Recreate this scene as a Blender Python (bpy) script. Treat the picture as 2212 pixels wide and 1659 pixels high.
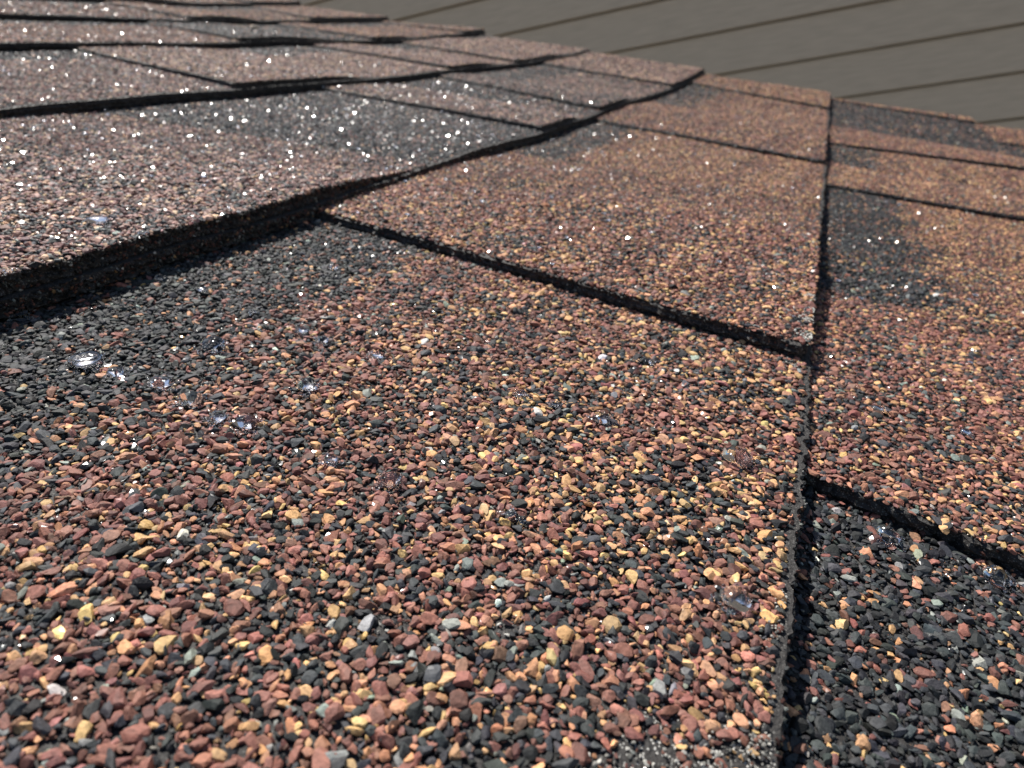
import bpy, math
import numpy as np
from mathutils import Matrix, Vector

scene = bpy.context.scene
for o in list(bpy.data.objects): bpy.data.objects.remove(o)
rng = np.random.default_rng(7)
pi = math.pi

# ------------------------------------------------------------------ frames
# roof frame: X down the slope, Y along the courses (away from the viewer), Z off the shingles. metres.
PITCH = math.radians(17.9)
ROT = Matrix(((math.cos(PITCH), 0, math.sin(PITCH)), (0, 1, 0), (-math.sin(PITCH), 0, math.cos(PITCH)))).to_4x4()
BASE = Vector((0, 0, 3.2))
def to_world(p): return BASE + (ROT.to_3x3() @ Vector(p))
def place(o, p=(0, 0, 0), rz=0.0):
    o.matrix_world = Matrix.Translation(to_world(p)) @ ROT @ Matrix.Rotation(rz, 4, 'Z')

# ------------------------------------------------------------------ camera
CR = np.array([[0.91456156, 0.3851154, 0.12354466], [0.29216515, -0.41785762, -0.8602526], [-0.27967245, 0.8228494, -0.49467382]])
CC = np.array([-0.01539741, -0.24888226, 0.05882566])
FPX = 1489.7
cam = bpy.data.cameras.new("camera"); camo = bpy.data.objects.new("camera", cam); scene.collection.objects.link(camo)
m = Matrix(((CR[0][0], -CR[1][0], -CR[2][0]), (CR[0][1], -CR[1][1], -CR[2][1]), (CR[0][2], -CR[1][2], -CR[2][2])))
camo.matrix_world = Matrix.Translation(to_world(CC)) @ ROT @ m.to_4x4()
cam.sensor_width = 36; cam.lens = 36 * FPX / 2212
cam.clip_start = 0.004; cam.clip_end = 3000
cam.dof.use_dof = True; cam.dof.focus_distance = 0.104; cam.dof.aperture_fstop = cam.lens / 0.72
scene.camera = camo

# ------------------------------------------------------------------ sun and sky
SUN = Vector((-0.92, 0.62, 1.08)).normalized()
sw = (ROT.to_3x3() @ SUN).normalized()
sun = bpy.data.lights.new("sun", 'SUN'); sun.energy = 5.0; sun.angle = math.radians(0.53); sun.color = (1, .955, .89)
suno = bpy.data.objects.new("sun", sun); scene.collection.objects.link(suno)
suno.location = (0, 0, 10); suno.rotation_euler = sw.to_track_quat('Z', 'Y').to_euler()
world = bpy.data.worlds.new("World"); scene.world = world; world.use_nodes = True
wn = world.node_tree; bg = wn.nodes["Background"]; sky = wn.nodes.new("ShaderNodeTexSky")
sky.sky_type = 'NISHITA'; sky.sun_disc = False
sky.sun_elevation = math.asin(sw.z); sky.sun_rotation = math.atan2(sw.x, sw.y)
wn.links.new(sky.outputs[0], bg.inputs[0]); bg.inputs[1].default_value = 0.065
scene.view_settings.view_transform = 'Standard'; scene.view_settings.look = 'None'
scene.view_settings.gamma = 1; scene.view_settings.exposure = 0.76
scene.render.resolution_x = 1024; scene.render.resolution_y = 768
scene.render.engine = 'CYCLES'

# ------------------------------------------------------------------ helpers
def tag(o, label=None, cat=None, group=None, kind=None):
    if label: o['label'] = label
    if cat: o['category'] = cat
    if group: o['group'] = group
    if kind: o['kind'] = kind
    return o
def link(o, parent=None):
    scene.collection.objects.link(o)
    if parent is not None: o.parent = parent
    return o
def mesh_np(name, V, T, mats, matidx=None, col=None, smooth=False):
    """V (n,3) vertices, T list of face arrays (m,3) or (m,4)."""
    me = bpy.data.meshes.new(name)
    if not isinstance(T, list): T = [T]
    T = [np.asarray(t, dtype=np.int32) for t in T if len(t)]
    tot = np.concatenate([np.full(len(t), t.shape[1], np.int32) for t in T])
    li = np.concatenate([t.ravel() for t in T]).astype(np.int32)
    st = np.concatenate([[0], np.cumsum(tot)[:-1]]).astype(np.int32)
    me.vertices.add(len(V)); me.loops.add(len(li)); me.polygons.add(len(tot))
    me.vertices.foreach_set("co", np.asarray(V, np.float32).ravel())
    me.loops.foreach_set("vertex_index", li)
    me.polygons.foreach_set("loop_start", st)
    for mt in mats: me.materials.append(mt)
    if matidx is not None: me.polygons.foreach_set("material_index", np.asarray(matidx, np.int32))
    if col is not None:
        a = me.color_attributes.new("tone", 'FLOAT_COLOR', 'POINT')
        c = np.zeros((len(V), 4), np.float32); c[:, :col.shape[1]] = col
        a.data.foreach_set("color", c.ravel())
    me.update(calc_edges=True)
    me.polygons.foreach_set("use_smooth", np.full(len(tot), smooth, bool))
    me.validate()
    return me
class Noise:
    """smooth random field of a few sine waves, about -1..1"""
    def __init__(s, wl, n=9, seed=0, dim=2):
        r = np.random.default_rng(seed)
        k = r.normal(size=(n, dim)); k /= np.linalg.norm(k, axis=1)[:, None]
        s.k = k * (2 * pi / (wl * r.uniform(.6, 1.7, n)))[:, None]; s.p = r.uniform(0, 2 * pi, n); s.n = n
    def __call__(s, *c):
        q = np.stack(np.broadcast_arrays(*c), -1)
        return np.sin(q @ s.k.T + s.p).sum(-1) / math.sqrt(s.n) * .9
def project(P):
    c = (P - CC) @ CR.T
    z = np.maximum(c[:, 2], 1e-4)
    return FPX * c[:, 0] / z + 1106, FPX * c[:, 1] / z + 829.5, c[:, 2]

# ------------------------------------------------------------------ materials
def nodes(mat):
    mat.use_nodes = True
    nt = mat.node_tree
    return nt, nt.nodes, nt.links, nt.nodes["Principled BSDF"]
def granule_material():
    mt = bpy.data.materials.new("ceramic_granules"); nt, N, L, P = nodes(mt)
    at = N.new("ShaderNodeAttribute"); at.attribute_name = "tone"
    tc = N.new("ShaderNodeTexCoord")
    n1 = N.new("ShaderNodeTexNoise"); n1.inputs["Scale"].default_value = 1900; n1.inputs["Detail"].default_value = 5; n1.inputs["Roughness"].default_value = .7
    L.new(tc.outputs["Object"], n1.inputs["Vector"])
    mr = N.new("ShaderNodeMapRange"); mr.inputs[1].default_value = .3; mr.inputs[2].default_value = .7; mr.inputs[3].default_value = .55; mr.inputs[4].default_value = 1.4
    L.new(n1.outputs["Fac"], mr.inputs[0])
    mx = N.new("ShaderNodeVectorMath"); mx.operation = 'SCALE'
    L.new(at.outputs["Color"], mx.inputs[0]); L.new(mr.outputs[0], mx.inputs["Scale"])
    L.new(mx.outputs[0], P.inputs["Base Color"])
    bp = N.new("ShaderNodeBump"); bp.inputs["Strength"].default_value = .55; bp.inputs["Distance"].default_value = .00022
    L.new(n1.outputs["Fac"], bp.inputs["Height"]); L.new(bp.outputs[0], P.inputs["Normal"])
    P.inputs["Roughness"].default_value = .65; P.inputs["Specular IOR Level"].default_value = .26
    # a film of water on the wet grains (attribute alpha), smooth over the facets
    L.new(at.outputs["Alpha"], P.inputs["Coat Weight"]); P.inputs["Coat Roughness"].default_value = .165; P.inputs["Coat IOR"].default_value = 1.45
    return mt
def asphalt_material(name="asphalt_mat", speck=1.0, local=False):
    """dark bitumen with pale mineral dust specks"""
    mt = bpy.data.materials.new(name); nt, N, L, P = nodes(mt)
    tc = N.new("ShaderNodeTexCoord")
    vo = N.new("ShaderNodeTexVoronoi"); vo.inputs["Scale"].default_value = 3300
    L.new(tc.outputs["Object"], vo.inputs["Vector"])
    sp = N.new("ShaderNodeSeparateColor"); L.new(vo.outputs["Color"], sp.inputs[0])
    gt = N.new("ShaderNodeMath"); gt.operation = 'GREATER_THAN'; gt.inputs[1].default_value = .62
    L.new(sp.outputs[0], gt.inputs[0])
    lt = N.new("ShaderNodeMath"); lt.operation = 'LESS_THAN'; lt.inputs[1].default_value = .42
    L.new(vo.outputs["Distance"], lt.inputs[0])
    mu = N.new("ShaderNodeMath"); mu.operation = 'MULTIPLY'; L.new(gt.outputs[0], mu.inputs[0]); L.new(lt.outputs[0], mu.inputs[1])
    m2 = N.new("ShaderNodeMath"); m2.operation = 'MULTIPLY'; L.new(mu.outputs[0], m2.inputs[0]); m2.inputs[1].default_value = speck
    mix = N.new("ShaderNodeMix"); mix.data_type = 'RGBA'
    mix.inputs[6].default_value = (.018, .016, .015, 1); mix.inputs[7].default_value = (.42, .41, .38, 1)
    if local:   # the dust only shows round the worn spot at the corner of the near shingle
        ds = N.new("ShaderNodeVectorMath"); ds.operation = 'DISTANCE'; L.new(tc.outputs["Object"], ds.inputs[0]); ds.inputs[1].default_value = (-.006, -.203, -.004)
        mr = N.new("ShaderNodeMapRange"); mr.inputs[1].default_value = .005; mr.inputs[2].default_value = .011; mr.inputs[3].default_value = 1; mr.inputs[4].default_value = .12
        L.new(ds.outputs["Value"], mr.inputs[0]); m3 = N.new("ShaderNodeMath"); m3.operation = 'MULTIPLY'
        L.new(m2.outputs[0], m3.inputs[0]); L.new(mr.outputs[0], m3.inputs[1]); m2 = m3
    L.new(m2.outputs[0], mix.inputs[0])
    L.new(mix.outputs[2], P.inputs["Base Color"])
    no = N.new("ShaderNodeTexNoise"); no.inputs["Scale"].default_value = 1500; no.inputs["Detail"].default_value = 4
    L.new(tc.outputs["Object"], no.inputs["Vector"])
    bp = N.new("ShaderNodeBump"); bp.inputs["Strength"].default_value = .8; bp.inputs["Distance"].default_value = .0005
    L.new(no.outputs["Fac"], bp.inputs["Height"]); L.new(bp.outputs[0], P.inputs["Normal"])
    P.inputs["Roughness"].default_value = .75
    return mt
def simple(name, col, rough=.6, bump=None):
    mt = bpy.data.materials.new(name); nt, N, L, P = nodes(mt)
    tc = N.new("ShaderNodeTexCoord"); no = N.new("ShaderNodeTexNoise"); no.inputs["Scale"].default_value = bump or 8; no.inputs["Detail"].default_value = 6
    L.new(tc.outputs["Object"], no.inputs["Vector"])
    mr = N.new("ShaderNodeMapRange"); mr.inputs[3].default_value = .8; mr.inputs[4].default_value = 1.2
    L.new(no.outputs["Fac"], mr.inputs[0])
    mx = N.new("ShaderNodeVectorMath"); mx.operation = 'SCALE'; mx.inputs[0].default_value = col
    L.new(mr.outputs[0], mx.inputs["Scale"]); L.new(mx.outputs[0], P.inputs["Base Color"])
    P.inputs["Roughness"].default_value = rough
    return mt
def water_material(name, rough):
    mt = bpy.data.materials.new(name); nt, N, L, P = nodes(mt)
    g = N.new("ShaderNodeBsdfGlass"); g.inputs["IOR"].default_value = 1.333; g.inputs["Roughness"].default_value = rough
    L.new(g.outputs[0], N["Material Output"].inputs["Surface"]); N.remove(P)
    return mt
GRAN = granule_material(); BITUMEN = asphalt_material("bitumen_mat", .22); WORN = asphalt_material("worn_bitumen", 1, True); PLAIN = asphalt_material("plain_bitumen", .10)
WATER = water_material("water", .05); BEAD = water_material("water_bead", .10)

# ------------------------------------------------------------------ the roof surface
E = .143            # exposure of one course
T = .0037           # thickness of one layer
CL = .0010          # extra drop at each course edge
RAKE = .660
YN = -.42           # near end of the shingles
GT = {-6: [(0, 0), (.5, 2), (.66, 5)], -5: [(0, 0), (.45, 0), (.55, 2), (.66, 5)],
      -4: [(.1, 0), (.233, -1), (.3, -2), (.345, -.5), (.411, -1), (.515, 1.5), (.6, 3), (.671, 4.5)],
      -3: [(0, 2), (.1, 1), (.19, -.2), (.257, 1), (.354, 0), (.436, .5), (.483, 2.5), (.595, 6.5), (.655, 8.3)],
      -2: [(-.1, 1.5), (0, 1.5), (.05, 0), (.122, -.8), (.2, -1.3), (.24, -1), (.31, 0), (.4, -.3), (.466, .3), (.55, 3), (.641, 7.2)],
      -1: [(-.25, 1.5), (-.172, 1.2), (-.083, -.4), (-.035, -.3), (.03, 0), (.07, -1), (.101, -2.5), (.208, -2.4), (.29, -1), (.44, -2.4), (.56, 0), (.651, 4.5)],
      0: [(-.1, 0), (.5, 0), (.66, 1.4)], 1: [(-.15, 0), (.1, -1), (.4, -3.4), (.518, -2.6), (.58, -1.3), (.64, .3)],
      2: [(0, 0), (.4, -2), (.66, 0)], 3: [(0, 0), (.66, 0)]}
GK = sorted(GT)
und = Noise(.09, seed=5)
def G(X, Y):
    X = np.asarray(X, float); Y = np.asarray(Y, float); X, Y = np.broadcast_arrays(X, Y)
    kk = np.clip(X / E, GK[0], GK[-1] - 1e-6); k0 = np.floor(kk).astype(int); f = kk - k0
    tab = np.zeros((len(GK),) + X.shape)
    for i, k in enumerate(GK):
        p = GT[k]; tab[i] = np.interp(Y, [a[0] for a in p], [a[1] for a in p])
    i0 = k0 - GK[0]
    z = np.take_along_axis(tab, i0[None], 0)[0] * (1 - f) + np.take_along_axis(tab, i0[None] + 1, 0)[0] * f
    return z * .001 + und(X, Y) * .00025
def top(k, X, Y, tab):
    """height of the surface of course k (lower edge at X = k*E)"""
    u = (k * E - X) / E
    return G(X, Y) - (T + CL) * u - (.25 * T * u if tab else T * np.interp(Y, [-.05, .08], [1, .72]))

# course k: panels from near to far: (y at the upper end, y at the lower edge, raised tab?, ochre, dark, dark band next to the course above)
CO = {
 2: [(-.42, -.42, 0, .2, .3, .04), (.1, .1, 1, .3, .1, 0), (.3, .3, 0, .3, .2, .05), (.53, .53, 1, .35, .05, 0)],
 1: [(-.42, -.42, 0, .3, .90, .0), (-.140, -.172, 1, .20, .10, 0), (-.03, -.03, 0, .72, -.02, .038), (.133, .134, 1, .6, .05, 0),
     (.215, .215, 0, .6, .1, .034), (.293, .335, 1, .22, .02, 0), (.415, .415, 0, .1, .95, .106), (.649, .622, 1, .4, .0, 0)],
 0: [(-.42, -.42, 0, .36, .17, .040), (-.079, -.097, 1, .34, .10, 0), (.065, .060, 0, .68, -.02, .032), (.213, .170, 1, .25, .05, 0),
     (.36, .36, 0, .4, .05, .040), (.57, .496, 1, .62, -.05, 0)],
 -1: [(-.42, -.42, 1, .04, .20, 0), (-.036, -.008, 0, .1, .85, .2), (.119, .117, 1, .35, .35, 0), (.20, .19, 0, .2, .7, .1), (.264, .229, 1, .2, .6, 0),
      (.32, .32, 0, .3, .4, .05), (.491, .472, 1, .45, .0, 0)],
 -2: [(-.42, -.42, 1, .1, .2, 0), (-.2, -.2, 0, .1, .2, .035), (.074, .049, 1, .55, .12, 0), (.20, .19, 0, .5, .05, .04), (.299, .286, 1, .35, .05, 0),
      (.392, .392, 0, .4, .1, .04), (.45, .423, 1, .45, .05, 0), (.59, .59, 0, .5, .05, .02)],
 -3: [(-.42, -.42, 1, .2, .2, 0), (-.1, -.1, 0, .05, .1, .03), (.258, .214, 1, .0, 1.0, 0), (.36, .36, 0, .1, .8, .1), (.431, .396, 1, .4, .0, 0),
      (.49, .49, 0, .4, .1, .04), (.639, .597, 1, .4, .1, 0)],
 -4: [(-.3, -.3, 1, .2, .2, 0), (-.02, -.02, 0, .2, .3, .03), (.337, .308, 1, .5, .0, 0), (.42, .42, 0, .4, .2, .04), (.558, .489, 1, .4, .1, 0)],
 -5: [(-.2, -.2, 1, .2, .2, 0), (.16, .16, 0, .2, .3, .03), (.34, .3, 1, .4, .1, 0), (.47, .47, 0, .4, .2, .04), (.58, .56, 1, .4, .1, 0)],
 -6: [(-.1, -.1, 1, .3, .2, 0), (.2, .2, 0, .3, .2, .03), (.4, .38, 1, .3, .3, 0), (.5, .5, 0, .4, .2, .04), (.62, .6, 1, .4, .1, 0)],
}
def bound(k, j, X):
    """near boundary of panel j at X (the far boundary is that of panel j + 1)"""
    if j >= len(CO[k]): return np.full(np.shape(X), RAKE)
    up, low = CO[k][j][:2]
    return up + (low - up) * (np.asarray(X, float) - (k - 1) * E) / E
def panel_top(k, j, X, Y):
    """surface of panel j; a raised tab thins out towards its far side"""
    tab = CO[k][j][2]
    if not tab: return top(k, X, Y, 0)
    zt = top(k, X, Y, 1)
    if j + 1 >= len(CO[k]): return zt
    a, b = bound(k, j, X), bound(k, j + 1, X); L = np.minimum(.075, .5 * (b - a))
    t = np.clip((Y - (b - L)) / L, 0, 1); t = t * t * (3 - 2 * t) * .96
    return zt * (1 - t) + top(k, X, Y, 0) * t
# granule colours (linear) : red, maroon, slate, black, ochre, orange, grey, white
PAL = np.array([(.225, .100, .074), (.138, .060, .047), (.040, .043, .045), (.015, .016, .017), (.50, .305, .140), (.43, .215, .120), (.20, .215, .19), (.60, .58, .52)])
MIX_RED = np.array([.47, .18, .14, .06, .05, .07, .022, .001])
MIX_OCH = np.array([.25, .08, .09, .04, .23, .20, .022, .001])
MIX_DRK = np.array([.045, .035, .52, .33, .012, .034, .022, .002])
patch = Noise(.030, seed=11); patch2 = Noise(.011, seed=12); grain = Noise(.2, seed=13)
def pick_colours(n, och, drk):
    och = np.clip(och, 0, 1)[:, None]; drk = np.clip(drk, 0, 1)[:, None]
    w = (MIX_RED * (1 - och) + MIX_OCH * och) * (1 - drk) + MIX_DRK * drk
    w /= w.sum(1, keepdims=True); cs = np.cumsum(w, 1)
    i = (rng.random(n)[:, None] > cs).sum(1).clip(0, 7)
    c = PAL[i] * np.exp(rng.normal(0, .17, n))[:, None] * np.exp(rng.normal(0, .06, (n, 3)))
    return c

# ------------------------------------------------------------------ stones
def ico(sub):
    t = (1 + 5 ** .5) / 2
    v = [(-1, t, 0), (1, t, 0), (-1, -t, 0), (1, -t, 0), (0, -1, t), (0, 1, t), (0, -1, -t), (0, 1, -t), (t, 0, -1), (t, 0, 1), (-t, 0, -1), (-t, 0, 1)]
    f = [(0, 11, 5), (0, 5, 1), (0, 1, 7), (0, 7, 10), (0, 10, 11), (1, 5, 9), (5, 11, 4), (11, 10, 2), (10, 7, 6), (7, 1, 8), (3, 9, 4), (3, 4, 2), (3, 2, 6), (3, 6, 8), (3, 8, 9), (4, 9, 5), (2, 4, 11), (6, 2, 10), (8, 6, 7), (9, 8, 1)]
    v = [Vector(a).normalized() for a in v]
    for _ in range(sub):
        cache = {}; nf = []
        def mid(a, b):
            k = (min(a, b), max(a, b))
            if k not in cache: cache[k] = len(v); v.append(((v[a] + v[b]) / 2).normalized())
            return cache[k]
        for a, b, c in f:
            x, y, z = mid(a, b), mid(b, c), mid(c, a); nf += [(a, x, z), (b, y, x), (c, z, y), (x, y, z)]
        f = nf
    return np.array([tuple(a) for a in v]), np.array(f, np.int32)
def stone_lib(V, n, cuts, jit, seed):
    r = np.random.default_rng(seed); out = []
    for _ in range(n):
        v = V * (1 + r.normal(0, jit, (len(V), 1)))
        for _ in range(cuts):
            d = r.normal(size=3); d /= np.linalg.norm(d); off = r.uniform(.36, .74)
            v = v - np.maximum(0, v @ d - off)[:, None] * d
        v = v - v.mean(0); v /= np.abs(v).max(0).mean()
        out.append(v * np.array([1.12, r.uniform(.55, 1.0), r.uniform(.38, .66)]))
    return np.array(out)
V2, F2 = ico(1); V1, F1 = ico(0)
VO = np.array([(1, 0, 0), (-1, 0, 0), (0, 1, 0), (0, -1, 0), (0, 0, 1), (0, 0, -1)], float)
FO = np.array([(0, 2, 4), (2, 1, 4), (1, 3, 4), (3, 0, 4), (2, 0, 5), (1, 2, 5), (3, 1, 5), (0, 3, 5)], np.int32)
LIB = [(stone_lib(V2, 60, 12, .03, 1), F2), (stone_lib(V1, 30, 4, .10, 2), F1), (stone_lib(VO, 20, 0, .18, 3), FO)]
def stones(P, size, col, lod, tilt=.24):
    """P (n,3) centres -> vertices, faces, colours"""
    lib, F = LIB[lod]; n = len(P)
    if n == 0: return np.zeros((0, 3)), np.zeros((0, 3), np.int32), np.zeros((0, 3))
    v = lib[rng.integers(0, len(lib), n)]
    a = rng.uniform(0, 2 * pi, n); ca, sa = np.cos(a), np.sin(a)
    R = np.zeros((n, 3, 3)); R[:, 0, 0] = ca; R[:, 0, 1] = -sa; R[:, 1, 0] = sa; R[:, 1, 1] = ca; R[:, 2, 2] = 1
    tx = rng.normal(0, tilt, n); c, s = np.cos(tx), np.sin(tx)
    B = np.zeros((n, 3, 3)); B[:, 0, 0] = 1; B[:, 1, 1] = c; B[:, 1, 2] = -s; B[:, 2, 1] = s; B[:, 2, 2] = c
    ty = rng.normal(0, tilt, n); c, s = np.cos(ty), np.sin(ty)
    D = np.zeros((n, 3, 3)); D[:, 1, 1] = 1; D[:, 0, 0] = c; D[:, 0, 2] = s; D[:, 2, 0] = -s; D[:, 2, 2] = c
    M = R @ B @ D
    v = np.einsum('nij,nvj->nvi', M, v) * size[:, None, None] + P[:, None, :]
    k = lib.shape[1]
    f = F[None] + (np.arange(n) * k)[:, None, None]
    return v.reshape(-1, 3), f.reshape(-1, 3).astype(np.int32), np.repeat(col, k, 0)
class Acc:
    def __init__(s): s.V = []; s.F = []; s.C = []; s.M = []; s.n = 0
    def add(s, V, F, C, mat):
        if len(F) == 0: return
        s.V.append(V); s.F.append(F + s.n); C = np.asarray(C, float); s.C.append(np.broadcast_to(C if C.shape[-1] == 4 else np.concatenate([C, C[..., :1] * 0], -1), (len(V), 4))); s.M.append(np.full(len(F), mat)); s.n += len(V)
    def mesh(s, name, mats):
        F3 = [(f, m) for f, m in zip(s.F, s.M) if f.shape[1] == 3]; F4 = [(f, m) for f, m in zip(s.F, s.M) if f.shape[1] == 4]
        T_ = []; mi = []
        for grp in (F3, F4):
            if grp: T_.append(np.concatenate([g[0] for g in grp])); mi.append(np.concatenate([g[1] for g in grp]))
        return mesh_np(name, np.concatenate(s.V), T_, mats, np.concatenate(mi), np.concatenate(s.C))

wetN = Noise(.035, seed=31)
wetN2 = Noise(.013, seed=32)
def wetness(x, y):
    w = np.where(x < -.287, .24, np.where(x < -.143, .34, .11)) + .22 * wetN(x, y)
    w = w * (1 + .9 * np.clip(wetN2(x, y), -.8, 1.2)) + .35 * np.exp(-((y - .04) / .07) ** 2 - ((x + .2) / .07) ** 2)
    dry = np.clip((.30 + .25 * np.clip(-x - .2, 0, .5) - y) / .12, 0, 1)      # the far and right-hand parts have dried
    return np.clip(w * dry, .004, 1)
BARE = [(-.0045, -.2025, .0040), (-.0085, -.2045, .0036), (-.0015, -.1990, .0024), (-.012, -.2080, .0045), (-.003, -.0955, .0018), (-.0005, -.181, .0013),
        (-.043, -.2012, .0014), (-.0303, -.1957, .0013)]
SCUFF = [(-.0015, -.064, .0022, 50), (-.0012, -.074, .0022, 60), (-.0015, -.081, .0028, 80), (-.0012, -.092, .0025, 80), (-.0035, -.1005, .0026, 80),
         (-.0008, -.175, .0016, 50), (-.0006, -.181, .0018, 60), (-.0045, -.2025, .0045, 170), (-.009, -.205, .004, 80), (-.001, -.197, .002, 70)]
edgeN = Noise(.006, seed=21); edgeN2 = Noise(.0017, seed=22); edgeN3 = Noise(.03, seed=23)
def edge_off(y, s=0.):
    return (edgeN(y + s, s * 3.1) * .32 + edgeN2(y + s, s) * .3 + edgeN3(y + s, s) * .25) * .001

def panel_at(x, y):
    k = int(math.ceil(x / E)); k = min(max(k, -6), 2)
    j = 0
    for i in range(len(CO[k])):
        if y >= float(bound(k, i, x)): j = i
    return k, j
def surf(x, y):
    k, j = panel_at(x, y); return float(panel_top(k, j, np.array(x), np.array(y)))
def on_roof(px, py):
    """point of the roof that shows at a place of the photograph (used to set out the drops at their real positions)"""
    d = CR.T @ np.array([(px - 1106) / FPX, (py - 829.5) / FPX, 1.]); z = -.005
    for _ in range(6):
        t = (z - CC[2]) / d[2]; p = CC + t * d; z = surf(p[0], p[1]) + .0004
    return p[0], p[1], z
DROPS = [  # photo position of the centre, width in mm, flatness, label
 (460, 752, 4.6, .85, "tall clear drop on black granules, left of the centre of the foreground shingle"),
 (415, 868, 4.0, .85, "round drop with an amber right half, lowest of the row of drops at the left"),
 (350, 832, 4.6, .45, "flat oval drop just left of and above the round amber drop"),
 (470, 905, 3.2, .7, "small reddish drop between two bigger drops at lower left"),
 (532, 918, 4.0, .65, "dark drop with white streaks at the right end of the left cluster"),
 (665, 837, 4.0, .75, "glassy drop standing alone right of the left cluster, slate granules behind it"),
 (842, 1042, 3.4, .75, "dark drop with a white lower rim on red granules, below the left cluster"),
 (250, 808, 3.2, .6, "pinkish drop on black granules near the left border"),
 (185, 783, 6.0, .28, "thin flat film of water on black granules, leftmost of the foreground"),
 (715, 995, 2.4, .6, "small bright drop left above the dark drop on red granules"),
 (1298, 907, 3.6, .6, "drop with white crust of light in the middle of the ochre area"),
 (1590, 992, 6.0, .55, "biggest drop, wide and white-streaked, close to the right edge of the foreground shingle"),
 (1590, 1300, 4.6, .5, "wide drop filled with orange and ochre granules near the lower right edge"),
 (1915, 1162, 4.2, .5, "long drop on the charcoal patch below the black slot at right"),
 (2150, 1252, 4.0, .8, "clear drop with an orange granule inside, by the right border"),
 (652, 716, 2.6, .6, "small bright drop on ochre granules, upper one of a close pair"),
 (695, 737, 3.0, .6, "small drop right and below the upper drop of a close pair"),
 (815, 771, 2.8, .5, "low drop with pale top right of the close pair"),
 (210, 480, 5.0, .4, "flat drop lying on the greyish pink shingle at left"),
 (22, 600, 4.0, .6, "drop sitting on the shingle edge at the left border"),
 (322, 508, 3.2, .7, "bright drop hanging on the shingle edge above the black shadow"),
 (345, 602, 2.2, .9, "tiny upright blue-white drop in the shade under the shingle edge"),
 (437, 628, 2.4, .6, "small glittering drop on black granules beneath the shadowed edge"),
 (545, 677, 1.8, .6, "tiny drop alone on charcoal granules, above the tall clear drop"),
 (720, 580, 2.4, .6, "small drop on black granules close to the corner of the raised tab"),
 (1125, 852, 2.2, .6, "small drop with a bright dot, left above the drop with the white crust"),
 (1198, 876, 1.8, .5, "tiny pale drop just left of the drop with the white crust"),
 (1398, 783, 2.4, .5, "small pinkish drop under the raised tab in the middle"),
 (1380, 690, 2.0, .5, "small drop right under the black slot of the raised tab"),
 (1105, 1118, 2.4, .45, "faint flat drop below the middle of the foreground shingle"),
 (1895, 885, 2.4, .5, "small bright drop on the red tab right of the vertical edge"),
 (2085, 935, 2.4, .5, "small drop near the right border on the red tab"),
 (1618, 388, 3.0, .7, "brilliant white bead on the ochre middle tab"),
 (1812, 578, 2.0, .8, "round bead just right of the vertical edge with a dark shadow"),
]
DPOS = []
for px, py, w, fl, lab in DROPS:
    p = on_roof(px, py); DPOS.append((p[0], p[1], w * .82))
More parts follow.
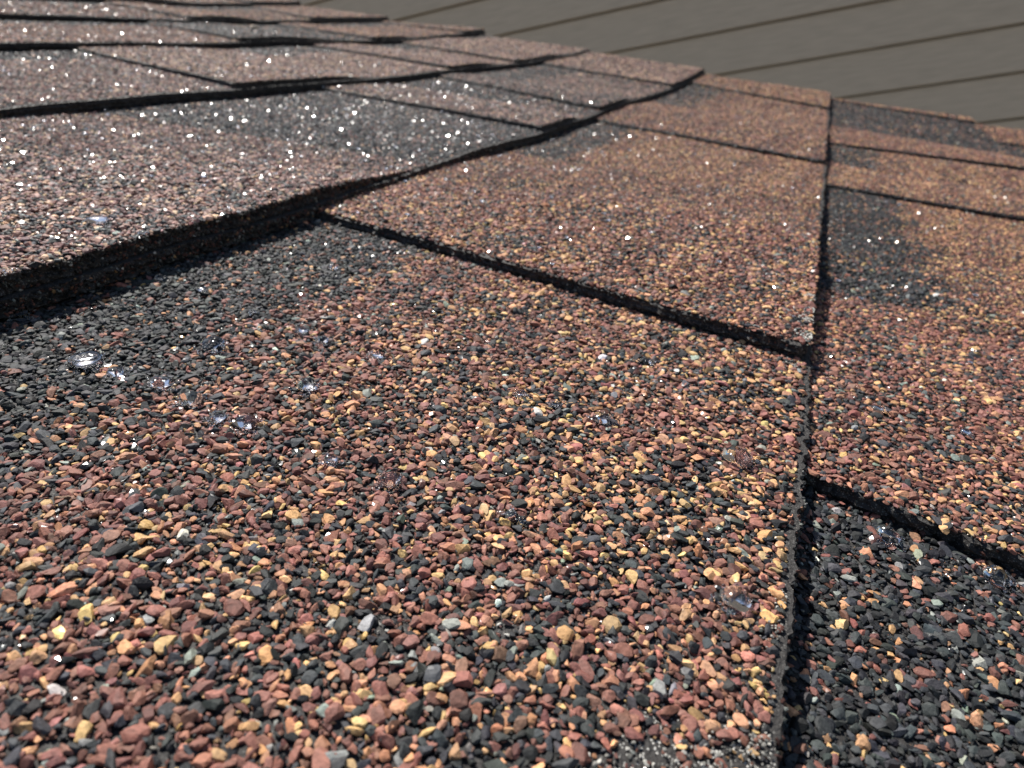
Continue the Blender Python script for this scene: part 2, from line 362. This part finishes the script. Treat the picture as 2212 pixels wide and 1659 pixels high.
def scatter(acc, k, j):
    """granules over one panel of course k, finer near the camera"""
    tab, och, drk, band = CO[k][j][2:]
    x0 = (k - 1) * E - .002; x1 = k * E
    ye = [float(f(bound(k, j + q, np.array([x0, x1])))) for q, f in ((0, np.min), (1, np.max))]
    S = .02
    xs = np.arange(x0, x1, S); ys = np.arange(ye[0], ye[1], S)
    for tx in xs:
        for ty in ys:
            c = np.array([tx + S / 2, ty + S / 2, 0.]); d = np.linalg.norm(c - CC)
            px, py, pz = project(c[None])
            mg = 300 + 25 / max(d, .03)
            if pz[0] < .0 or px[0] < -mg or px[0] > 2212 + mg or py[0] < -150 or py[0] > 1659 + mg: continue
            if d < .17: sp, lod, sc = .00090, 0, 1.0
            elif d < .26: sp, lod, sc = .00086, 1, .91
            elif d < .45: sp, lod, sc = .00086, 2, .88
            elif d < .7: sp, lod, sc = .00110, 2, 1.08
            else: sp, lod, sc = .00155, 2, 1.4
            n = int(S / sp)
            gx, gy = np.meshgrid((np.arange(n) + .5) * S / n, (np.arange(n) + .5) * S / n)
            gx = gx.ravel() + tx; gy = gy.ravel() + ty
            gx = gx + rng.uniform(-.5, .5, gx.shape) * sp; gy = gy + rng.uniform(-.5, .5, gx.shape) * sp
            r = np.clip(np.exp(rng.normal(-.03, .34, gx.shape)), .42, 1.95) * .00063 * sc
            fill = np.zeros(len(gx), bool)
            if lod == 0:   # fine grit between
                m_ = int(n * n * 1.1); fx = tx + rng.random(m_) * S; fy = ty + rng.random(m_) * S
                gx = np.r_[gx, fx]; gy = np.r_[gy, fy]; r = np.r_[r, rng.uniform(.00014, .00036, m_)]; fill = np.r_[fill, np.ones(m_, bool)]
            eo = edge_off(gy, k * 1.7 + tab)
            ya, yb = bound(k, j, gx), bound(k, j + 1, gx)
            ok = (gx < x1 - r * .55 + eo) & (gx >= x0) & (gy < yb - r * .2) & (gy > ya + r * .4)
            bare = np.zeros(len(gx), bool)
            if k == 0 and lod < 2:
                for bx, by, br in BARE:
                    bare |= ((gx - bx) ** 2 + (gy - by) ** 2) < (br * (1 + .45 * patch2(gx * 2, gy * 2) + .25 * patch(gx * 3, gy * 3))) ** 2
                ok &= ~(bare & ~fill & (rng.random(len(gx)) < .72))
            gx, gy, r, fill, bare = gx[ok], gy[ok], r[ok], fill[ok], bare[ok]
            if len(gx) == 0: continue
            z = panel_top(k, j, gx, gy) + r * rng.uniform(.0, .34, gx.shape)
            o = och + .34 * patch(gx, gy) + .1 * patch2(gx, gy)
            if k == 0 and j == 0: o = o - .24 + .55 * np.clip((gx + .10) / .07, 0, 1) * np.clip((gy + .215) / .04, .3, 1)
            ru = gx - (k - 1) * E
            dk = drk + .20 * patch(gx + 9, gy) * (drk < .6)
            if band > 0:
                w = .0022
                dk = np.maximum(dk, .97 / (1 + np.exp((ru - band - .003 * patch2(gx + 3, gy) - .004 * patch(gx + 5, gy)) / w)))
            wet = (rng.random(len(gx)) < wetness(gx, gy)) * rng.uniform(.1, 1, len(gx))
            col = pick_colours(len(gx), o, dk)
            if k in (-1, -2): g_ = col.mean(1, keepdims=True); col = (col * .72 + g_ * .28) * 1.28      # wet glare on these two courses, put into the colour as a grey lift
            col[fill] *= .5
            gr = bare & fill & (rng.random(len(gx)) < .38); col[gr] = PAL[7] * rng.uniform(.2, .75, (int(gr.sum()), 1))
            if lod == 0:   # soaked grains round the big drops are darker and glossy
                for (dx, dy, dw) in DPOS:
                    q = ((gx - dx) ** 2 + (gy - dy) ** 2) < (dw * .00078 * (1 + .3 * patch2(gx * 3, gy * 3))) ** 2
                    if q.any(): col[q] *= .78; wet[q] = .9
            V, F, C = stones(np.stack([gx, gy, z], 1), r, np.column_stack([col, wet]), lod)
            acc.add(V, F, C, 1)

def grid(acc, xa, ya, zf, mat):
    X, Y = np.meshgrid(xa, ya, indexing='ij'); Z = zf(X, Y)
    V = np.stack([X, Y, Z], -1).reshape(-1, 3); ny = len(ya)
    i = np.arange(len(xa) - 1)[:, None] * ny + np.arange(ny - 1)[None]
    i = i.ravel(); acc.add(V, np.stack([i, i + ny, i + ny + 1, i + 1], 1).astype(np.int32), (.02, .02, .02), mat)
def wall(acc, P, zt, depth, out, mat, seed, rows=6, amp=.00045, C=(.02, .02, .02)):
    """ragged side face: polyline P (n,2), top heights zt, outward direction out"""
    n = len(P); nz = Noise(.0016, seed=seed, dim=2, n=14); V = []
    lay = Noise(.05, seed=seed + 1)
    for r in range(rows):
        f = r / (rows - 1)
        w = 0 if r == 0 else amp * (nz(P[:, 0] + P[:, 1], np.full(n, f * depth * 2.3)) - .3) + .00035 * math.sin(f * 9 + seed)
        V.append(np.column_stack([P[:, 0] + out[0] * w, P[:, 1] + out[1] * w, zt - f * depth]))
    V = np.concatenate(V); i = (np.arange(rows - 1)[:, None] * n + np.arange(n - 1)[None]).ravel()
    acc.add(V, np.stack([i, i + n, i + n + 1, i + 1], 1).astype(np.int32), C, mat)
def edge_grit(acc, P, zt, depth, out, dens):
    """small grains stuck in the cut side of a layer"""
    seg = np.linalg.norm(np.diff(P, axis=0), axis=1); n = int(seg.sum() * dens)
    if n < 1: return
    t = rng.random(n) * (len(P) - 1); i = t.astype(int); f = (t - i)[:, None]
    q = P[i] * (1 - f) + P[i + 1] * f; z0 = zt[i] * (1 - f[:, 0]) + zt[i + 1] * f[:, 0]
    d = np.linalg.norm(np.column_stack([q, z0]) - CC, axis=1); keep = d < .33; q, z0 = q[keep], z0[keep]; n = len(q)
    if n == 0: return
    c = PAL[rng.choice(8, n, p=[.1, .14, .3, .3, .02, .02, .10, .02])] * rng.uniform(.3, .8, n)[:, None]
    r = rng.uniform(.0002, .00052, n)
    V, F, C = stones(np.column_stack([q[:, 0] + out[0] * .0001, q[:, 1] + out[1] * .0001, z0 - rng.uniform(0, 1, n) * depth]), r, c, 1, 1.0)
    acc.add(V, F, C, 1)

def yaxis(y0, y1):
    a = [y0]
    while a[-1] < y1 - 1e-6:
        y = a[-1]; s = .0008 if -.26 < y < -.02 else (.0015 if -.26 < y < .25 else .004)
        a.append(min(y + s, y1))
    return np.array(a)

# ------------------------------------------------------------------ shingles
LABEL = {
 2: "brown shingle at the lower right corner of the roof, mostly hidden behind its neighbour",
 1: "shingle on the far right with a charcoal patch below and ochre above",
 0: "large foreground shingle of red, ochre and slate granules carrying the big water drops",
 -1: "greyish pink shingle on the left, glittering with beads, just above the foreground shingle",
 -2: "brown shingle third from the viewer at the left border, sparkling wet",
 -3: "shingle with a flat grey tab and a pale pebble lying on it",
 -4: "thin strip of shingle just above the grey tab at the top left",
 -5: "last clearly visible shingle at the top left, under the frame edge",
 -6: "farthest shingle up the slope, cut off by the frame at top left",
}
for k, panels in CO.items():
    root = bpy.data.objects.new("roof_shingle", None); link(root); root.empty_display_size = .02
    place(root, (0, 0, 0))
    tag(root, LABEL[k], "shingle", "overlapping courses of roof shingles")
    # ---- backing layer: one sheet, seen in the gaps
    acc = Acc(); y0, y1 = panels[0][0], RAKE
    ya = yaxis(y0, y1); xa = np.linspace((k - 1) * E - .03, k * E, 30); DK_ = (.02, .02, .02)
    zf = lambda X, Y: top(k, X, Y, 0) - .0002
    X, Y = np.meshgrid(xa, ya, indexing='ij'); eo = edge_off(ya, k * 1.7) + .0009
    Xw = X.copy(); Xw[-1] += eo
    V = np.stack([Xw, Y, zf(X, Y)], -1).reshape(-1, 3); ny = len(ya)
    i = (np.arange(len(xa) - 1)[:, None] * ny + np.arange(ny - 1)[None]).ravel()
    acc.add(V, np.stack([i, i + ny, i + ny + 1, i + 1], 1).astype(np.int32), DK_, 0)
    P = np.column_stack([k * E + eo, ya]); zt = zf(np.full(ny, k * E), ya)
    wall(acc, P, zt, T - .0004, (1, 0), 2, 50 + k)
    edge_grit(acc, P, zt, T - .0006, (1, 0), 3600)
    wall(acc, np.column_stack([xa, np.full(30, RAKE)]), zf(xa, np.full(30, RAKE)), T, (0, 1), 2, 70 + k)
    wall(acc, np.column_stack([xa, np.full(30, y0)]), zf(xa, np.full(30, y0)), T, (0, -1), 2, 71 + k)
    V = V - np.array([0, 0, T - .0003]); acc.add(V, np.stack([i, i + 1, i + ny + 1, i + ny], 1).astype(np.int32), DK_, 0)
    for j, p in enumerate(panels):
        if not p[2]: scatter(acc, k, j)
    if k == 0:
        for sx, sy, sr, n in SCUFF:
            if sx > 0: continue
            q = rng.normal(0, 1, (n, 2)) * sr * .6 + (sx, sy); q = q[q[:, 0] < k * E - .0002]; q = q[(q[:, 1] < -.098)]
            z = top(0, q[:, 0], q[:, 1], 0) + .0003
            Vs, Fs, Cs = stones(np.column_stack([q, z]), rng.uniform(.00009, .00024, len(q)), np.tile(PAL[7] * .62, (len(q), 1)) * rng.uniform(.2, 1.1, (len(q), 1)), 1)
            acc.add(Vs, Fs, Cs, 1)
    bo = bpy.data.objects.new("backing_layer", acc.mesh("backing_layer", [WORN if k == 0 else PLAIN, GRAN, BITUMEN])); link(bo, root)
    # ---- raised tabs
    for j, p in enumerate(panels):
        if not p[2]: continue
        acc = Acc(); s = k * 2.3 + j
        b1 = CO[k][j + 1][:2] if j + 1 < len(panels) else (RAKE, RAKE)
        yl = yaxis(p[1], b1[1]); v = (yl - p[1]) / (b1[1] - p[1]); ny = len(v)
        zf = lambda X, Y: panel_top(k, j, X, Y) - .0002
        xf = np.arange((k - 1) * E - .03, k * E + 1e-9, .0013 if k >= -1 else .0044); nx = len(xf)
        A = bound(k, j, xf); B = bound(k, j + 1, xf)
        X = np.repeat(xf[:, None], ny, 1); Y = A[:, None] + v[None] * (B - A)[:, None]
        Z = zf(X, Y)
        eo = edge_off(yl, k * 1.7 + 1) - .0007
        eo = eo - .0016 * np.exp(-(yl - yl[0]) / .0012) - .0016 * np.exp(-(yl[-1] - yl) / .0012)
        sa = edge_off(xf, s)
        Xw = X.copy(); Xw[-1] += eo; Yw = Y.copy(); Yw[:, 0] += sa
        Z[:, 0] -= .0003; Z[-1] -= .0003
        acc.add(np.stack([Xw, Yw, Z], -1).reshape(-1, 3), (lambda i: np.stack([i, i + ny, i + ny + 1, i + 1], 1))((np.arange(nx - 1)[:, None] * ny + np.arange(ny - 1)[None]).ravel()).astype(np.int32), DK_, 0)
        P = np.column_stack([Xw[-1], Yw[-1]]); zt = Z[-1]
        wall(acc, P, zt, T, (1, 0), 2, 90 + k * 7 + j); edge_grit(acc, P, zt, T - .0004, (1, 0), 3600)
        P = np.column_stack([Xw[:, 0], Yw[:, 0]]); zt = Z[:, 0]
        wall(acc, P, zt, T, (0, -1), 2, 91 + k * 7 + j); edge_grit(acc, P, zt, T - .0004, (0, -1), 1500)
        wall(acc, np.column_stack([xf, B]), Z[:, -1], T, (0, 1), 2, 92 + k * 7 + j)
        scatter(acc, k, j)
        if k == 0 and j == 1:
            for sx, sy, sr, n in SCUFF:
                if sy < -.098: continue
                q = rng.normal(0, 1, (n, 2)) * sr * .5 + (sx, sy); q = q[(q[:, 0] < k * E - .0002) & (q[:, 1] > bound(0, 1, q[:, 0]))]
                Vs, Fs, Cs = stones(np.column_stack([q, top(0, q[:, 0], q[:, 1], 1) + .0003]), rng.uniform(.00012, .0003, len(q)), np.tile(PAL[7] * .8, (len(q), 1)), 1)
                acc.add(Vs, Fs, Cs, 1)
        to = bpy.data.objects.new("shingle_tab", acc.mesh("shingle_tab", [PLAIN, GRAN, BITUMEN])); link(to, root)
        if k == -3 and j == 2: to['label'] = "plain grey tab"

# ------------------------------------------------------------------ water
def drop_mesh(seed, flat=.62, sub=3):
    v, f = ico(sub); r = np.random.default_rng(seed)
    nz = Noise(1.6, seed=seed, dim=3, n=7); n2 = Noise(.62, seed=seed + 9, dim=3, n=9)
    q = v * (1 + .11 * nz(v[:, 0], v[:, 1], v[:, 2]) + .028 * n2(v[:, 0], v[:, 1], v[:, 2]))[:, None]
    q[:, 2] *= flat; q[:, 2] = np.where(q[:, 2] < 0, q[:, 2] * .55, q[:, 2])
    q[:, 0] *= r.uniform(.85, 1.15)
    return q, f
for i, (px, py, w, fl, lab) in enumerate(DROPS):
    x, y, z = on_roof(px, py)
    v, f = drop_mesh(100 + i, fl, 3)
    w *= .84; me = mesh_np("water_drop", v * w * .0005, f, [WATER], smooth=True)
    o = bpy.data.objects.new("water_drop", me); link(o); place(o, (x, y, z + w * .00014), i * 1.3)
    tag(o, lab, "water drop", "large water drops on the near shingles")
# beads: many small ones, thickest on the wet upper left
protos = []
for s in range(5):
    v, f = drop_mesh(300 + s, .5, 2); protos.append(mesh_np("water_bead", v * .0005, f, [BEAD], smooth=True))
ZONES = [  # (x0,x1,y0,y1,count,label)
 (-.285, -.145, -.13, .24, 120, "tiny sparkling water bead on the greyish pink shingle just above the foreground one"),
 (-.428, -.288, -.02, .36, 66, "tiny sparkling water bead on the third shingle, upper left"),
 (-.571, -.431, .03, .33, 28, "tiny sparkling water bead on the shingle with the flat grey tab"),
 (-.141, -.002, -.09, .06, 38, "tiny water bead on the raised middle tab of the foreground shingle"),
 (-.141, -.002, .06, .15, 14, "tiny water bead on the ochre strip beyond the middle tab of the foreground shingle"),
 (.002, .1, -.14, .12, 16, "tiny water bead on the shingle right of the vertical edge"),
]
fine = Acc()
cl = Noise(.05, seed=77); cl2 = Noise(.012, seed=78)
def sample_zone(x0, x1, y0, y1, n):
    out = []
    while len(out) < n:
        x = rng.uniform(x0, x1); y = rng.uniform(y0, y1)
        if rng.random() < np.clip(.35 + .5 * cl(x, y) + .55 * cl2(x, y), .02, 1): out.append((x, y))
    return out
for zi, (x0, x1, y0, y1, n, lab) in enumerate(ZONES):
    for (x, y) in sample_zone(x0, x1, y0, y1, n):
        o = bpy.data.objects.new("water_bead", protos[rng.integers(5)]); link(o)
        s = rng.uniform(.8, 1.7); place(o, (x, y, surf(x, y) + .0006 + .0002 * s), rng.uniform(0, 6)); o.scale = (s, s, s)
        tag(o, lab, "water bead", "beads on " + lab.split(" on ")[1])
    for (x, y) in sample_zone(x0, x1, y0, y1, int(n * 2.2)):
        v, f = ico(1); s = rng.uniform(.00018, .0004)
        fine.add(v * s * (1, 1, .75) + (x, y, surf(x, y) + .0006), f, (1, 1, 1), 0)
for dx, dy, dw in DPOS:      # droplets added round the big drops to give more sun glints
    for _ in range(16):
        a_ = rng.uniform(0, 2 * pi); q_ = dw * .0005 * rng.uniform(.75, 1.9); x = dx + q_ * math.cos(a_); y = dy + q_ * math.sin(a_)
        v, f = ico(1); s_ = rng.uniform(.00016, .00036)
        fine.add(v * s_ * (1, 1, .8) + (x, y, surf(x, y) + .0007), f, (1, 1, 1), 0)
fo = bpy.data.objects.new("fine_droplets", mesh_np("fine_droplets", np.concatenate(fine.V), np.concatenate(fine.F), [BEAD], smooth=True))
link(fo); place(fo); tag(fo, "fine spray of pinprick droplets sparkling over the shingles, densest at upper left", "droplets", kind="stuff")

# pale pebble on the grey tab
x, y, z = on_roof(550, 64)
v, f = ico(2); v = stone_lib(v, 1, 6, .04, 9)[0]
pm = simple("pebble_mat", (.42, .34, .25), .7, 900)
po = bpy.data.objects.new("pebble", mesh_np("pebble", v * .0036, f, [pm])); link(po); place(po, (x, y, z + .0016), .4)
tag(po, "pale tan pebble resting on the flat grey tab near the top left", "pebble")

# ------------------------------------------------------------------ setting
def box(acc, a, b, mat=0):
    x0, y0, z0 = a; x1, y1, z1 = b
    V = np.array([(x0, y0, z0), (x1, y0, z0), (x1, y1, z0), (x0, y1, z0), (x0, y0, z1), (x1, y0, z1), (x1, y1, z1), (x0, y1, z1)], float)
    F = np.array([(0, 3, 2, 1), (4, 5, 6, 7), (0, 1, 5, 4), (1, 2, 6, 5), (2, 3, 7, 6), (3, 0, 4, 7)], np.int32)
    acc.add(V, F, (.5, .5, .5), mat)
# roof deck under the shingles, in the roof frame
dk = Acc(); box(dk, (-1.05, -.5, -.034), (.46, .645, -.0165))
do = bpy.data.objects.new("roof_deck", dk.mesh("roof_deck", [simple("plywood", (.30, .20, .12), .8, 20)])); link(do); place(do)
tag(do, kind="structure")
# lap-sided wall of the house beyond the rake, upright in the world
YW = 2.85; LAP = .1525
def siding_material():
    mt = bpy.data.materials.new("painted_siding"); nt, N, L, P = nodes(mt)
    tc = N.new("ShaderNodeTexCoord"); mp = N.new("ShaderNodeMapping"); mp.inputs["Scale"].default_value = (1.2, 1, 14)
    L.new(tc.outputs["Object"], mp.inputs[0])
    no = N.new("ShaderNodeTexNoise"); no.inputs["Scale"].default_value = 9; no.inputs["Detail"].default_value = 7; L.new(mp.outputs[0], no.inputs["Vector"])
    mr = N.new("ShaderNodeMapRange"); mr.inputs[1].default_value = .3; mr.inputs[2].default_value = .7; mr.inputs[3].default_value = .88; mr.inputs[4].default_value = 1.1
    L.new(no.outputs["Fac"], mr.inputs[0])
    mx = N.new("ShaderNodeVectorMath"); mx.operation = 'SCALE'; mx.inputs[0].default_value = (.475, .392, .292)
    L.new(mr.outputs[0], mx.inputs["Scale"]); L.new(mx.outputs[0], P.inputs["Base Color"])
    bp = N.new("ShaderNodeBump"); bp.inputs["Strength"].default_value = .3; bp.inputs["Distance"].default_value = .002
    L.new(no.outputs["Fac"], bp.inputs["Height"]); L.new(bp.outputs[0], P.inputs["Normal"])
    P.inputs["Roughness"].default_value = .6
    return mt
SID = siding_material()
wr = bpy.data.objects.new("siding_wall", None); link(wr); wr.location = (0, YW, 0)
tag(wr, "shaded taupe house wall with horizontal lap siding rising behind the roof edge", "house wall")
LAP0 = -.02
sd = Acc(); z = LAP0
prof = []
while z < 4.75:
    prof += [(-.003, z), (.034, z - .001), (.034, z + .010), (-.0125, z + .009), (-.014, z + .011)]; z += LAP
prof = [(p[0], p[1]) for p in prof]
xs = np.linspace(-5, 3.2, 60); pr = np.array(prof)
V = np.array([(x, p[0], p[1]) for p in pr for x in xs]); nx = len(xs)
i = (np.arange(len(pr) - 1)[:, None] * nx + np.arange(nx - 1)[None]).ravel()
sd.add(V, np.stack([i, i + 1, i + nx + 1, i + nx], 1).astype(np.int32), (1, 1, 1), 0)
box(sd, (-5, .036, LAP0), (3.2, .12, z))
so = bpy.data.objects.new("lap_siding", sd.mesh("lap_siding", [SID])); link(so, wr)
tr = simple("trim_paint", (.62, .60, .55), .5, 10)
for xx in (-5.09, 3.2):
    c = Acc(); box(c, (xx, -.024, LAP0), (xx + .09, .13, z + .01)); co = bpy.data.objects.new("corner_board", c.mesh("corner_board", [tr])); link(co, wr)
c = Acc(); box(c, (-5.15, -.03, z + .012), (3.35, .16, z + .15)); co = bpy.data.objects.new("frieze_board", c.mesh("frieze_board", [tr])); link(co, wr)
# unseen ground, its tone picked for the light it bounces onto the wall
gm = simple("bounce_ground", (.17, .15, .125), .9, 3)
g = Acc(); grid(g, np.linspace(-900, 900, 19), np.linspace(-900, 900, 19), lambda X, Y: X * 0, 0)
go = bpy.data.objects.new("ground", g.mesh("ground", [gm])); link(go); go.location = (0, 0, -.02); tag(go, kind="structure")
print("objects", len(bpy.data.objects), "verts", sum(len(o.data.vertices) for o in bpy.data.objects if o.type == 'MESH'))
